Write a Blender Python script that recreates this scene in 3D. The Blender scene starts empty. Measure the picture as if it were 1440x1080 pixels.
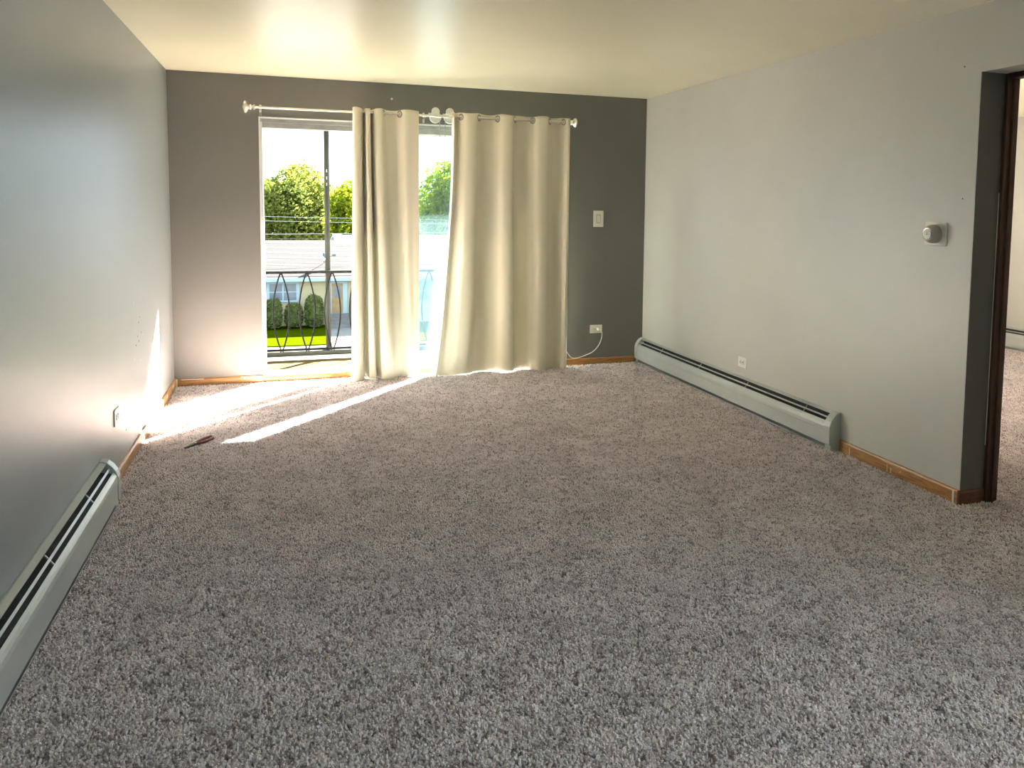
import bpy, bmesh, math, random
from mathutils import Vector, Matrix, noise

random.seed(7)
PI = math.pi
scene = bpy.context.scene
C = scene.collection

# ------------------------------------------------------------------ camera
CAM = (0.84077, -7.04612, 1.462)
YAW, PITCH, ROLL = 0.34193, 0.08303, 0.01378
FPX, PPX, PPY = 1165.64, 817.60, 385.83
cam = bpy.data.cameras.new('camera')
cam.sensor_fit = 'HORIZONTAL'
cam.sensor_width = 36.0
cam.lens = FPX / 1440 * 36.0
cam.shift_x = (720 - PPX) / 1440
cam.shift_y = (PPY - 540) / 1440
cam.clip_start = 0.05
cam.clip_end = 600
camo = bpy.data.objects.new('camera', cam)
C.objects.link(camo)
rt = Vector((math.cos(YAW), -math.sin(YAW), 0)); fw = Vector((math.sin(YAW), math.cos(YAW), 0)); up = Vector((0, 0, 1))
f2 = fw * math.cos(PITCH) - up * math.sin(PITCH)
u2 = up * math.cos(PITCH) + fw * math.sin(PITCH)
r3 = rt * math.cos(ROLL) + u2 * math.sin(ROLL)
u3 = u2 * math.cos(ROLL) - rt * math.sin(ROLL)
camo.matrix_world = Matrix(((r3.x, u3.x, -f2.x, CAM[0]), (r3.y, u3.y, -f2.y, CAM[1]), (r3.z, u3.z, -f2.z, CAM[2]), (0, 0, 0, 1)))
scene.camera = camo

# ------------------------------------------------------------------ sky, sun, exposure
SUN_DIR = Vector((-1.0, -1.13, -0.79)).normalized()        # direction the sunlight travels
SUN_ELEV = math.asin(-SUN_DIR.z)
SUN_AZ = math.atan2(-SUN_DIR.x, -SUN_DIR.y)                 # clockwise from +Y
world = bpy.data.worlds.new('sky')
scene.world = world
world.use_nodes = True
wn = world.node_tree.nodes
wn.clear()
bg = wn.new('ShaderNodeBackground')               # bright, evenly hazy white-blue sky
bg.inputs['Color'].default_value = (0.68, 0.87, 1.0, 1)
bg.inputs['Strength'].default_value = 0.9
wo = wn.new('ShaderNodeOutputWorld')
world.node_tree.links.new(bg.outputs[0], wo.inputs['Surface'])

sun = bpy.data.lights.new('sun', 'SUN')
sun.energy = 37.0
sun.angle = math.radians(0.6)
sun.color = (1.0, 0.93, 0.80)
suno = bpy.data.objects.new('sun', sun)
C.objects.link(suno)
suno.location = (20, 22, 18)
suno.rotation_euler = SUN_DIR.to_track_quat('-Z', 'Y').to_euler()


def portal(name, loc, rot, sx, sy):
    """marks an opening through which the sky lights a room; gives no light itself"""
    l = bpy.data.lights.new(name, 'AREA')
    l.shape = 'RECTANGLE'
    l.size = sx
    l.size_y = sy
    l.cycles.is_portal = True
    o = bpy.data.objects.new(name, l)
    C.objects.link(o)
    o.location = loc
    o.rotation_euler = rot


portal('patio_door_sky_portal', (1.925, 0.27, 1.08), (-PI / 2, 0, 0), 2.53, 2.04)
portal('added_bedroom_window_sky_portal', (6.1, 0.27, 1.55), (-PI / 2, 0, 0), 1.6, 1.1)
portal('added_side_window_sky_portal', (4.19, -7.32, 1.425), (PI / 2, 0, PI / 2), 2.3, 1.7)

vs = scene.view_settings
vs.view_transform = 'Standard'
vs.look = 'None'
vs.gamma = 1.0
vs.use_curve_mapping = False
vs.exposure = 2.66

# ------------------------------------------------------------------ materials
def mat(name, col, rough=0.6, var=0.0, vscale=8.0, bump=0.0, bscale=60.0, metal=0.0, spec=0.5, col2=None, detail=4.0):
    m = bpy.data.materials.new(name)
    m.use_nodes = True
    nt = m.node_tree
    b = nt.nodes['Principled BSDF']
    b.inputs['Roughness'].default_value = rough
    b.inputs['Metallic'].default_value = metal
    b.inputs['Specular IOR Level'].default_value = spec
    tc = nt.nodes.new('ShaderNodeTexCoord')
    n = nt.nodes.new('ShaderNodeTexNoise')
    n.inputs['Scale'].default_value = vscale
    n.inputs['Detail'].default_value = detail
    nt.links.new(tc.outputs['Object'], n.inputs['Vector'])
    r = nt.nodes.new('ShaderNodeValToRGB')
    c2 = col2 or tuple(max(0, c * (1 - var)) for c in col)
    c1 = col if col2 else tuple(min(1, c * (1 + var)) for c in col)
    r.color_ramp.elements[0].position = 0.3
    r.color_ramp.elements[1].position = 0.7
    r.color_ramp.elements[0].color = (*c2, 1)
    r.color_ramp.elements[1].color = (*c1, 1)
    nt.links.new(n.outputs['Fac'], r.inputs['Fac'])
    nt.links.new(r.outputs['Color'], b.inputs['Base Color'])
    if bump:
        n2 = nt.nodes.new('ShaderNodeTexNoise')
        n2.inputs['Scale'].default_value = bscale
        n2.inputs['Detail'].default_value = 3
        nt.links.new(tc.outputs['Object'], n2.inputs['Vector'])
        bp = nt.nodes.new('ShaderNodeBump')
        bp.inputs['Strength'].default_value = bump
        bp.inputs['Distance'].default_value = 0.002
        nt.links.new(n2.outputs['Fac'], bp.inputs['Height'])
        nt.links.new(bp.outputs['Normal'], b.inputs['Normal'])
    return m


def wood(name, c1, c2, along='Y', rough=0.35):
    m = mat(name, c1, rough)
    nt = m.node_tree
    b = nt.nodes['Principled BSDF']
    tc = nt.nodes.new('ShaderNodeTexCoord')
    mp = nt.nodes.new('ShaderNodeMapping')
    s = {'X': (1.2, 22, 22), 'Y': (22, 1.2, 22), 'Z': (22, 22, 1.2)}[along]
    mp.inputs['Scale'].default_value = s
    nt.links.new(tc.outputs['Object'], mp.inputs['Vector'])
    n = nt.nodes.new('ShaderNodeTexNoise')
    n.inputs['Scale'].default_value = 1.6
    n.inputs['Detail'].default_value = 6
    n.inputs['Distortion'].default_value = 1.4
    nt.links.new(mp.outputs[0], n.inputs['Vector'])
    w = nt.nodes.new('ShaderNodeMath')
    w.operation = 'PINGPONG'
    w.inputs[1].default_value = 0.09
    nt.links.new(n.outputs['Fac'], w.inputs[0])
    r = nt.nodes.new('ShaderNodeValToRGB')
    r.color_ramp.elements[0].color = (*c2, 1)
    r.color_ramp.elements[1].color = (*c1, 1)
    r.color_ramp.elements[1].position = 0.07
    nt.links.new(w.outputs[0], r.inputs['Fac'])
    nt.links.new(r.outputs['Color'], b.inputs['Base Color'])
    return m


def glass_mat(name, haze=0.0, haze_col=(0.8, 0.9, 1.0), tint=(1, 1, 1)):
    m = bpy.data.materials.new(name)
    m.use_nodes = True
    nt = m.node_tree
    nt.nodes.clear()
    out = nt.nodes.new('ShaderNodeOutputMaterial')
    tr = nt.nodes.new('ShaderNodeBsdfTransparent')
    tr.inputs['Color'].default_value = (*tint, 1)
    gl = nt.nodes.new('ShaderNodeBsdfGlossy')
    gl.inputs['Roughness'].default_value = 0.02
    lw_ = nt.nodes.new('ShaderNodeLayerWeight')
    lw_.inputs['Blend'].default_value = 0.5
    pw_ = nt.nodes.new('ShaderNodeMath'); pw_.operation = 'POWER'; pw_.inputs[1].default_value = 5.0
    fr = nt.nodes.new('ShaderNodeMath'); fr.operation = 'MULTIPLY_ADD'; fr.inputs[1].default_value = 0.8; fr.inputs[2].default_value = 0.03
    nt.links.new(lw_.outputs['Facing'], pw_.inputs[0])
    nt.links.new(pw_.outputs[0], fr.inputs[0])
    mx = nt.nodes.new('ShaderNodeMixShader')
    nt.links.new(fr.outputs[0], mx.inputs[0])
    nt.links.new(tr.outputs[0], mx.inputs[1])
    nt.links.new(gl.outputs[0], mx.inputs[2])
    last = mx
    if haze:
        tl = nt.nodes.new('ShaderNodeBsdfTranslucent')
        tl.inputs['Color'].default_value = (*haze_col, 1)
        tc = nt.nodes.new('ShaderNodeTexCoord')
        n = nt.nodes.new('ShaderNodeTexNoise')
        n.inputs['Scale'].default_value = 9
        n.inputs['Detail'].default_value = 8
        nt.links.new(tc.outputs['Object'], n.inputs['Vector'])
        mr = nt.nodes.new('ShaderNodeMapRange')
        mr.inputs['From Min'].default_value = 0.25
        mr.inputs['From Max'].default_value = 0.75
        mr.inputs['To Min'].default_value = haze * 0.7
        mr.inputs['To Max'].default_value = haze * 1.3
        nt.links.new(n.outputs['Fac'], mr.inputs['Value'])
        m2 = nt.nodes.new('ShaderNodeMixShader')
        nt.links.new(mr.outputs[0], m2.inputs[0])
        nt.links.new(mx.outputs[0], m2.inputs[1])
        nt.links.new(tl.outputs[0], m2.inputs[2])
        last = m2
    nt.links.new(last.outputs[0], out.inputs['Surface'])
    return m


def leaf_mat(name, c1, c2, trans=0.5, scale=0.6):
    m = bpy.data.materials.new(name)
    m.use_nodes = True
    nt = m.node_tree
    nt.nodes.clear()
    out = nt.nodes.new('ShaderNodeOutputMaterial')
    tc = nt.nodes.new('ShaderNodeTexCoord')
    n = nt.nodes.new('ShaderNodeTexNoise')
    n.inputs['Scale'].default_value = scale
    n.inputs['Detail'].default_value = 5
    nt.links.new(tc.outputs['Object'], n.inputs['Vector'])
    r = nt.nodes.new('ShaderNodeValToRGB')
    r.color_ramp.elements[0].position = 0.35
    r.color_ramp.elements[1].position = 0.65
    r.color_ramp.elements[0].color = (*c1, 1)
    r.color_ramp.elements[1].color = (*c2, 1)
    nt.links.new(n.outputs['Fac'], r.inputs['Fac'])
    d = nt.nodes.new('ShaderNodeBsdfDiffuse')
    t = nt.nodes.new('ShaderNodeBsdfTranslucent')
    mx = nt.nodes.new('ShaderNodeMixShader')
    mx.inputs[0].default_value = trans
    nt.links.new(r.outputs[0], d.inputs['Color'])
    nt.links.new(r.outputs[0], t.inputs['Color'])
    nt.links.new(d.outputs[0], mx.inputs[1])
    nt.links.new(t.outputs[0], mx.inputs[2])
    nt.links.new(mx.outputs[0], out.inputs['Surface'])
    return m


def fabric_mat(name, col, trans):
    m = bpy.data.materials.new(name)
    m.use_nodes = True
    nt = m.node_tree
    b = nt.nodes['Principled BSDF']
    b.inputs['Base Color'].default_value = (*col, 1)
    b.inputs['Roughness'].default_value = 0.85
    b.inputs['Sheen Weight'].default_value = 0.2
    tc = nt.nodes.new('ShaderNodeTexCoord')
    w = nt.nodes.new('ShaderNodeTexNoise')
    w.inputs['Scale'].default_value = 420
    nt.links.new(tc.outputs['Object'], w.inputs['Vector'])
    n3 = nt.nodes.new('ShaderNodeTexNoise')
    n3.inputs['Scale'].default_value = 7
    n3.inputs['Detail'].default_value = 4
    nt.links.new(tc.outputs['Object'], n3.inputs['Vector'])
    bp0 = nt.nodes.new('ShaderNodeBump')
    bp0.inputs['Strength'].default_value = 0.25
    bp0.inputs['Distance'].default_value = 0.02
    nt.links.new(n3.outputs['Fac'], bp0.inputs['Height'])
    bp = nt.nodes.new('ShaderNodeBump')
    bp.inputs['Strength'].default_value = 0.2
    bp.inputs['Distance'].default_value = 0.001
    nt.links.new(w.outputs['Fac'], bp.inputs['Height'])
    nt.links.new(bp0.outputs['Normal'], bp.inputs['Normal'])
    nt.links.new(bp.outputs['Normal'], b.inputs['Normal'])
    t = nt.nodes.new('ShaderNodeBsdfTranslucent')
    t.inputs['Color'].default_value = (*col, 1)
    mx = nt.nodes.new('ShaderNodeMixShader')
    mx.inputs[0].default_value = trans
    nt.links.new(b.outputs[0], mx.inputs[1])
    nt.links.new(t.outputs[0], mx.inputs[2])
    nt.links.new(mx.outputs[0], nt.nodes['Material Output'].inputs['Surface'])
    return m


M = {
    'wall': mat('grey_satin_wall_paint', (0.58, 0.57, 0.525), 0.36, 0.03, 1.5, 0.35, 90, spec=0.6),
    'wall_l_shaded': mat('grey_satin_wall_left_shaded', (0.295, 0.315, 0.318), 0.37, 0.03, 1.5, 0.35, 90),  # right wall's paint darkened and cooled; the left wall's shade is in the colour
    'charcoal': mat('charcoal_wall_end', (0.10, 0.098, 0.087), 0.5, 0.03, 1.5, 0.3, 90),
    'wall_b': mat('dark_grey_satin_back_wall', (0.178, 0.173, 0.156), 0.42, 0.03, 1.5, 0.35, 90),  # back wall, set darker than the side walls
    'ceiling': mat('cream_gloss_ceiling_paint', (0.88, 0.835, 0.62), 0.33, 0.03, 1.2, 0.4, 40),
    'white': mat('white_plastic', (0.82, 0.80, 0.74), 0.4, 0.02),
    'ivory': mat('ivory_plastic', (0.78, 0.75, 0.66), 0.4, 0.02),
    'slot': mat('dark_slot', (0.03, 0.028, 0.025), 0.6),
    'heater': mat('grey_enamel', (0.52, 0.54, 0.52), 0.33, 0.03, 6, 0.05, 20),
    'fin_shade': mat('dusty_fin_and_slot_shade', (0.035, 0.03, 0.028), 0.7, 0.3, 40),  # dusty fins, also the painted shade behind the heater slots
    'bar': mat('louver_bar_metal', (0.42, 0.38, 0.35), 0.35, 0.1, metal=0.5),
    'oak_y': wood('oak_along_wall', (0.52, 0.27, 0.09), (0.30, 0.13, 0.035), 'Y'),
    'oak_x': wood('oak_across_wall', (0.50, 0.25, 0.08), (0.28, 0.12, 0.03), 'X'),
    'dark_wood': wood('dark_stained_wood', (0.085, 0.035, 0.02), (0.04, 0.017, 0.01), 'Z', 0.4),
    'dark_wood_x': wood('dark_stained_wood_across', (0.15, 0.06, 0.03), (0.07, 0.03, 0.015), 'X', 0.4),
    'chip': mat('bare_white_chip', (0.8, 0.78, 0.72), 0.8),
    'alu': mat('dull_aluminium', (0.42, 0.42, 0.40), 0.42, 0.15, 12, metal=0.6),
    'frame_white': mat('white_door_frame', (0.78, 0.79, 0.78), 0.5, 0.03),
    'chrome': mat('brushed_nickel', (0.72, 0.68, 0.62), 0.25, 0.03, metal=1.0),
    'nickel': mat('dark_nickel', (0.30, 0.27, 0.24), 0.3, 0.05, metal=0.8),
    'crystal': mat('pale_finial', (0.80, 0.76, 0.70), 0.15, 0.05, metal=0.6),
    'curtain': fabric_mat('cream_curtain_fabric', (0.80, 0.735, 0.58), 0.045),
    'glass': glass_mat('clear_glass'),
    'dirty_glass': glass_mat('dusty_blue_glass', 0.0045, (0.66, 0.88, 1.0), (0.90, 0.97, 1.0)),
    'sill': mat('white_sill', (0.80, 0.79, 0.75), 0.6, 0.05),
    'tan': mat('tan_balcony_concrete', (0.048, 0.035, 0.011), 0.85, 0.12, 5, 0.3, 60, spec=0.04),
    'rail': mat('weathered_dark_iron', (0.015, 0.014, 0.014), 0.55, 0.3, 20, metal=0.3, spec=0.04),
    'post': mat('weathered_grey_post', (0.055, 0.053, 0.047), 0.6, 0.2, 8, spec=0.04),
    'soffit': mat('pale_soffit', (0.30, 0.28, 0.24), 0.8, 0.05, spec=0.04),
    'rubber_red': mat('dark_red_grip', (0.13, 0.018, 0.02), 0.45, 0.1),
    'steel': mat('dark_steel', (0.12, 0.115, 0.11), 0.35, 0.2, metal=0.9),
    'bright_steel': mat('bright_steel', (0.7, 0.7, 0.7), 0.25, metal=1.0),
    'lawn': mat('lawn_grass', (0.021, 0.030, 0.0003), 0.9, 0.2, 3.0, 0.6, 20, spec=0.0),
    'concrete': mat('pale_concrete', (0.13, 0.125, 0.12), 0.9, 0.08, 1.5, spec=0.04),
    'asphalt': mat('grey_asphalt', (0.05, 0.05, 0.05), 0.9, 0.1, 2.0, spec=0.04),
    'shingle': mat('grey_shingles', (0.045, 0.041, 0.042), 0.95, 0.14, 5.0, 0.8, 12, spec=0.04),
    'siding': mat('cream_siding', (0.30, 0.26, 0.16), 0.8, 0.05, 2, spec=0.04),
    'trimblue': mat('pale_blue_trim', (0.24, 0.32, 0.36), 0.6, 0.03, spec=0.04),
    'pane': mat('house_window_pane', (0.08, 0.10, 0.12), 0.3, 0.2, 1.5),
    'doorleaf': mat('tan_house_door', (0.20, 0.13, 0.05), 0.6, 0.2, 3),
    'dish': mat('grey_blue_dish', (0.05, 0.065, 0.08), 0.5),
    'brick': mat('orange_brick', (0.50, 0.25, 0.13), 0.85, 0.15, 6, spec=0.04),
    'bark': mat('brown_bark', (0.12, 0.09, 0.06), 0.9, 0.3, 4),
    'wire': mat('pale_wire', (0.30, 0.31, 0.32), 0.7),
    'cable': mat('black_cable', (0.05, 0.05, 0.05), 0.7),
    'bush': leaf_mat('hedge_green', (0.045, 0.06, 0.018), (0.09, 0.105, 0.035), 0.25, 4.0),
    'leaf_a': leaf_mat('olive_tree_leaves', (0.085, 0.11, 0.03), (0.16, 0.18, 0.035), 0.5, 0.35),
    'leaf_b': leaf_mat('yellow_green_tree_leaves', (0.10, 0.14, 0.012), (0.17, 0.20, 0.015), 0.55, 0.35),
    'leaf_c': leaf_mat('orange_green_tree_leaves', (0.10, 0.095, 0.02), (0.16, 0.10, 0.035), 0.5, 0.4),
}

# carpet base + yarn
def carpet_mat():
    m = mat('mauve_grey_carpet_backing', (0.62, 0.52, 0.515), 0.95, 0.18, 220, 0.8, 180)
    return m
M['carpet'] = carpet_mat()

def yarn_mat():
    m = bpy.data.materials.new('twisted_carpet_yarn')
    m.use_nodes = True
    nt = m.node_tree
    b = nt.nodes['Principled BSDF']
    b.inputs['Roughness'].default_value = 0.9
    b.inputs['Specular IOR Level'].default_value = 0.25
    b.inputs['Sheen Weight'].default_value = 0.7          # fuzzy fibres
    b.inputs['Sheen Roughness'].default_value = 0.55
    b.inputs['Sheen Tint'].default_value = (1.0, 0.94, 0.92, 1)
    oi = nt.nodes.new('ShaderNodeObjectInfo')
    r = nt.nodes.new('ShaderNodeValToRGB')
    r.color_ramp.elements[0].color = (0.38, 0.30, 0.305, 1)
    r.color_ramp.elements[1].color = (0.99, 0.93, 0.92, 1)
    e = r.color_ramp.elements.new(0.35)
    e.color = (0.83, 0.70, 0.70, 1)
    e = r.color_ramp.elements.new(0.7)
    e.color = (0.96, 0.83, 0.825, 1)
    nt.links.new(oi.outputs['Random'], r.inputs['Fac'])
    # trodden and brushed patches
    ge = nt.nodes.new('ShaderNodeNewGeometry')
    n = nt.nodes.new('ShaderNodeTexNoise')
    n.inputs['Scale'].default_value = 5.0
    n.inputs['Detail'].default_value = 5
    nt.links.new(ge.outputs['Position'], n.inputs['Vector'])
    mr = nt.nodes.new('ShaderNodeMapRange')
    mr.inputs['From Min'].default_value = 0.3; mr.inputs['From Max'].default_value = 0.7
    mr.inputs['To Min'].default_value = 0.82; mr.inputs['To Max'].default_value = 1.08
    nt.links.new(n.outputs['Fac'], mr.inputs['Value'])
    vm = nt.nodes.new('ShaderNodeVectorMath'); vm.operation = 'SCALE'
    nt.links.new(r.outputs['Color'], vm.inputs[0])
    nt.links.new(mr.outputs[0], vm.inputs['Scale'])
    nt.links.new(vm.outputs[0], b.inputs['Base Color'])
    return m
M['yarn'] = yarn_mat()

# ------------------------------------------------------------------ mesh helpers
class MB:
    def __init__(s):
        s.v = []; s.f = []; s.smooth = False
    def add(s, vs, fs):
        o = len(s.v)
        s.v += [tuple(v) for v in vs]
        s.f += [tuple(i + o for i in f) for f in fs]
        return s
    def box(s, x0, x1, y0, y1, z0, z1):
        vs = [(x, y, z) for z in (z0, z1) for y in (y0, y1) for x in (x0, x1)]
        return s.add(vs, [(0, 2, 3, 1), (4, 5, 7, 6), (0, 1, 5, 4), (2, 6, 7, 3), (0, 4, 6, 2), (1, 3, 7, 5)])
    def prism(s, prof, a0, a1, axis='Y'):
        """closed profile of (p, z) swept along axis; axis Y: p = x; axis X: p = y"""
        n = len(prof)
        def pt(p, z, a): return (p, a, z) if axis == 'Y' else (a, p, z)
        vs = [pt(p, z, a0) for p, z in prof] + [pt(p, z, a1) for p, z in prof]
        fs = [(i, (i + 1) % n, n + (i + 1) % n, n + i) for i in range(n)]
        fs += [tuple(range(n))[::-1], tuple(range(n, 2 * n))]
        return s.add(vs, fs)
    def tube(s, pts, r, seg=8, cap=True):
        pts = [Vector(p) for p in pts]
        rings = []
        prev = None
        for i, p in enumerate(pts):
            d = (pts[min(i + 1, len(pts) - 1)] - pts[max(i - 1, 0)]).normalized()
            if prev is None:
                a = d.orthogonal().normalized()
            else:
                a = (prev - d * prev.dot(d)).normalized()
            prev = a
            b = d.cross(a)
            rr = r[i] if isinstance(r, (list, tuple)) else r
            rings.append([p + (a * math.cos(t) + b * math.sin(t)) * rr for t in [2 * PI * k / seg for k in range(seg)]])
        vs = [v for ring in rings for v in ring]
        fs = []
        for i in range(len(pts) - 1):
            for k in range(seg):
                fs.append((i * seg + k, i * seg + (k + 1) % seg, (i + 1) * seg + (k + 1) % seg, (i + 1) * seg + k))
        if cap:
            fs.append(tuple(range(seg))[::-1])
            fs.append(tuple(range((len(pts) - 1) * seg, len(pts) * seg)))
        return s.add(vs, fs)
    def lathe(s, prof, origin, axis, seg=20):
        """prof: list of (distance along axis, radius)"""
        o = Vector(origin); d = Vector(axis).normalized()
        a = d.orthogonal().normalized(); b = d.cross(a)
        vs = []
        for t, r in prof:
            for k in range(seg):
                th = 2 * PI * k / seg
                vs.append(o + d * t + (a * math.cos(th) + b * math.sin(th)) * max(r, 1e-5))
        fs = []
        for i in range(len(prof) - 1):
            for k in range(seg):
                fs.append((i * seg + k, i * seg + (k + 1) % seg, (i + 1) * seg + (k + 1) % seg, (i + 1) * seg + k))
        fs.append(tuple(range(seg))[::-1]); fs.append(tuple(range((len(prof) - 1) * seg, len(prof) * seg)))
        return s.add(vs, fs)
    def build(s, name, m, parent=None, bevel=0.0, smooth=False, origin=None):
        me = bpy.data.meshes.new(name)
        org = Vector(origin) if origin is not None else Vector((0, 0, 0))
        me.from_pydata([tuple(Vector(v) - org) for v in s.v], [], s.f)
        bm = bmesh.new(); bm.from_mesh(me)
        bmesh.ops.recalc_face_normals(bm, faces=bm.faces)
        bm.to_mesh(me); bm.free()
        me.materials.append(M[m] if isinstance(m, str) else m)
        o = bpy.data.objects.new(name, me)
        C.objects.link(o)
        o.location = org
        if parent is not None:
            o.parent = parent
            o.location = org - Vector(parent_loc(parent))
        if smooth:
            for p in me.polygons: p.use_smooth = True
            try:
                me.set_sharp_from_angle(angle=math.radians(40))
            except Exception:
                pass
        if bevel:
            b = o.modifiers.new('edge_bevel', 'BEVEL')
            b.width = bevel; b.segments = 2; b.limit_method = 'ANGLE'; b.angle_limit = math.radians(40)
        return o


def parent_loc(p):
    l = Vector(p.location)
    while p.parent:
        p = p.parent
        l += Vector(p.location)
    return l


def empty(name, loc=(0, 0, 0)):
    o = bpy.data.objects.new(name, None)
    C.objects.link(o)
    o.location = loc
    o.empty_display_size = 0.05
    return o


def tag(o, label, cat, group=None, kind=None):
    o['label'] = label
    o['category'] = cat
    if group: o['group'] = group
    if kind: o['kind'] = kind
    return o


def struct(o, label, cat):
    return tag(o, label, cat, kind='structure')


# ------------------------------------------------------------------ room shell
W, H = 3.961, 2.44
YR = -8.6                     # rear wall behind the camera
DX0, DX1, DZ = 0.65, 3.205, 2.118   # patio door opening
WT = 0.25                     # outer wall thickness
RT = 0.20                     # wall between living room and bedroom
OY1, OY0, OZ = -3.906, -4.85, 2.12  # opening to bedroom
BX = 8.05                     # bedroom far wall
BWX0, BWX1, BWZ0, BWZ1 = 5.3, 6.9, 1.0, 2.1

fl = MB().box(-0.2, W + RT, YR - 0.15, 0.0, -0.15, 0.0).box(W + RT, BX + 0.15, -5.35, 0.0, -0.15, 0.0).build('floor', 'carpet')
struct(fl, 'mauve grey carpeted floor of the empty living room', 'floor')
ce = MB().box(-0.2, W + RT, YR - 0.15, WT, H, H + 0.2).box(W + RT, BX + 0.15, -5.35, WT, H, H + 0.2).build('ceiling', 'ceiling')
struct(ce, 'glossy cream ceiling reflecting the patio door', 'ceiling')
us = MB().box(-0.2, W + RT, YR - 0.15, WT, H + .2, H + 3.2).box(W + RT, BX + 0.15, -5.35, WT, H + .2, H + 3.2).build('wall_storey_sun_block', 'brick')  # added mass overhead, keeps the sun out of the side window
struct(us, 'unseen upper storey added to shade the side window from the sun', 'wall')
wl = MB().box(-0.2, 0, YR, 0.0, -0.1, H).build('wall_left', 'wall_l_shaded')
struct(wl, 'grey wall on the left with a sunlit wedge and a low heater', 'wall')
wb = MB()
wb.box(-0.2, DX0, 0, WT, -0.3, H).box(DX0, DX1, 0, WT, DZ, H).box(DX1, BWX0, 0, WT, -0.3, H)
wb.box(BWX0, BWX1, 0, WT, -0.3, BWZ0).box(BWX0, BWX1, 0, WT, BWZ1, H).box(BWX1, BX + 0.15, 0, WT, -0.3, H)
wb.box(DX0, DX1, 0.012, WT, -0.3, 0.045)
wb = wb.build('wall_back', 'wall_b')
struct(wb, 'dark grey wall around the curtained patio door', 'wall')
wr = MB()
SY0, SY1, SZ0, SZ1 = -8.5, -6.15, 0.55, 2.3     # unseen window added beside the camera to light the foreground
wr.box(W, W + RT, OY1, 0, -0.1, H).box(W, W + RT, OY0, OY1, OZ, H).box(W, W + RT, SY1, OY0, -0.1, H).box(W, W + RT, YR, SY0, -0.1, H)
wr.box(W, W + RT, SY0, SY1, -0.1, SZ0).box(W, W + RT, SY0, SY1, SZ1, H)
wr = wr.build('wall_right', 'wall')
struct(wr, 'pale lit grey wall on the right with a doorway at its end', 'wall')
wq = MB().box(-0.2, W + RT, YR - 0.15, YR, -0.1, H).build('wall_rear', 'wall')
struct(wq, 'grey wall behind the camera', 'wall')
BYR = -5.2
wbx = MB().box(BX, BX + 0.15, BYR, 0, -0.1, H).box(W + RT, BX + 0.15, BYR - .15, BYR, -0.1, H).build('wall_bedroom', 'wall')
struct(wbx, 'far wall of the room seen through the doorway', 'wall')

tj = MB().box(W + .002, W + RT - .05, OY1 - .004, OY1, 0.0, OZ).build('trim_1', 'charcoal')  # thin dark sheet over the end face of the wall
struct(tj, 'dark grey end of the right wall at the doorway', 'trim')
# corner beads: thin white edges of the openings
b = MB().box(DX0 - 0.006, DX0 + 0.006, -0.003, 0.012, 0.06, DZ)
b.build('corner_bead', 'frame_white', wb)
b = MB().box(DX1 - 0.006, DX1 + 0.012, -0.003, 0.012, 0.06, DZ)
b.build('corner_bead', 'frame_white', wb)
b = MB().box(DX0 - 0.006, DX1 + 0.012, -0.003, 0.012, DZ - 0.008, DZ + 0.004)
b.build('corner_bead', 'frame_white', wb)
# screw holes and anchors in the left wall
for (y, z, s, w) in [(-1.50, 0.755, .010, 0), (-1.55, 0.73, .016, 0), (-1.60, 0.655, .012, 0), (-1.47, 0.66, .012, 0), (-1.56, 0.62, .015, 0),
                     (-1.66, 0.61, .013, 0), (-1.42, .64, .008, 1), (-1.66, .70, .007, 1), (-1.53, .50, .009, 1), (-1.70, .865, .010, 1), (-2.05, .21, .012, 0), (-1.73, .54, .007, 1)]:
    MB().lathe([(-0.004, s * .45), (0.0008, s * .45), (0.0012, s * .2)], (0, y, z), (1, 0, 0), 8).build('screw_hole', 'chip' if w else 'slot', wl)
for (x, y, z) in [(W, -3.83, 1.52), (W, -3.80, 2.16)]:
    MB().lathe([(-0.004, .004), (0.0006, .004)], (x, y, z), (-1, 0, 0), 8).build('screw_hole', 'slot', wr)
MB().lathe([(-0.01, .008), (0.004, .009), (0.006, .006)], (1.671, 0, 2.314), (0, -1, 0), 10).build('wall_anchor', 'chip', wb)

# baseboards
def board(name, prof_axis, a0, a1, base, sgn, h, t, m, label):
    """oak board with an eased top edge"""
    prof = [(base, -0.01), (base + sgn * t, -0.01), (base + sgn * t, h - 0.012), (base + sgn * t * 0.75, h - 0.003), (base + sgn * t * 0.45, h), (base, h)]
    o = MB().prism(prof, a0, a1, prof_axis).build(name, m)
    struct(o, label, 'baseboard')
    return o

bl = board('baseboard_left', 'Y', -2.74, 0.0, 0.0, 1, 0.078, 0.013, 'oak_y', 'honey oak baseboard on the left wall by the sun patch')
bk = board('baseboard_back', 'X', 0.014, DX0, 0.0, -1, 0.070, 0.013, 'oak_x', 'honey oak baseboard left of the patio door')
bd = board('baseboard_door', 'X', DX0 + 0.004, DX1, 0.008, -1, 0.056, 0.012, 'oak_x', 'slim oak strip along the foot of the patio door')
br = board('baseboard_corner', 'X', DX1 + 0.005, W - 0.085, 0.0, -1, 0.070, 0.013, 'oak_x', 'oak baseboard under the outlet with the white cord')
bw = board('baseboard_right', 'Y', OY1 + 0.0, -2.975, W, -1, 0.082, 0.013, 'oak_y', 'honey oak baseboard between heater and doorway')
be = board('baseboard_doorway', 'X', W - 0.013, W + RT - 0.04, OY1, -1, 0.082, 0.013, 'dark_wood_x', 'dark stained baseboard on the end of the right wall')
bn = board('baseboard_near', 'Y', YR, OY0, W, -1, 0.082, 0.013, 'oak_y', 'oak baseboard on the near side of the doorway')
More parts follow.
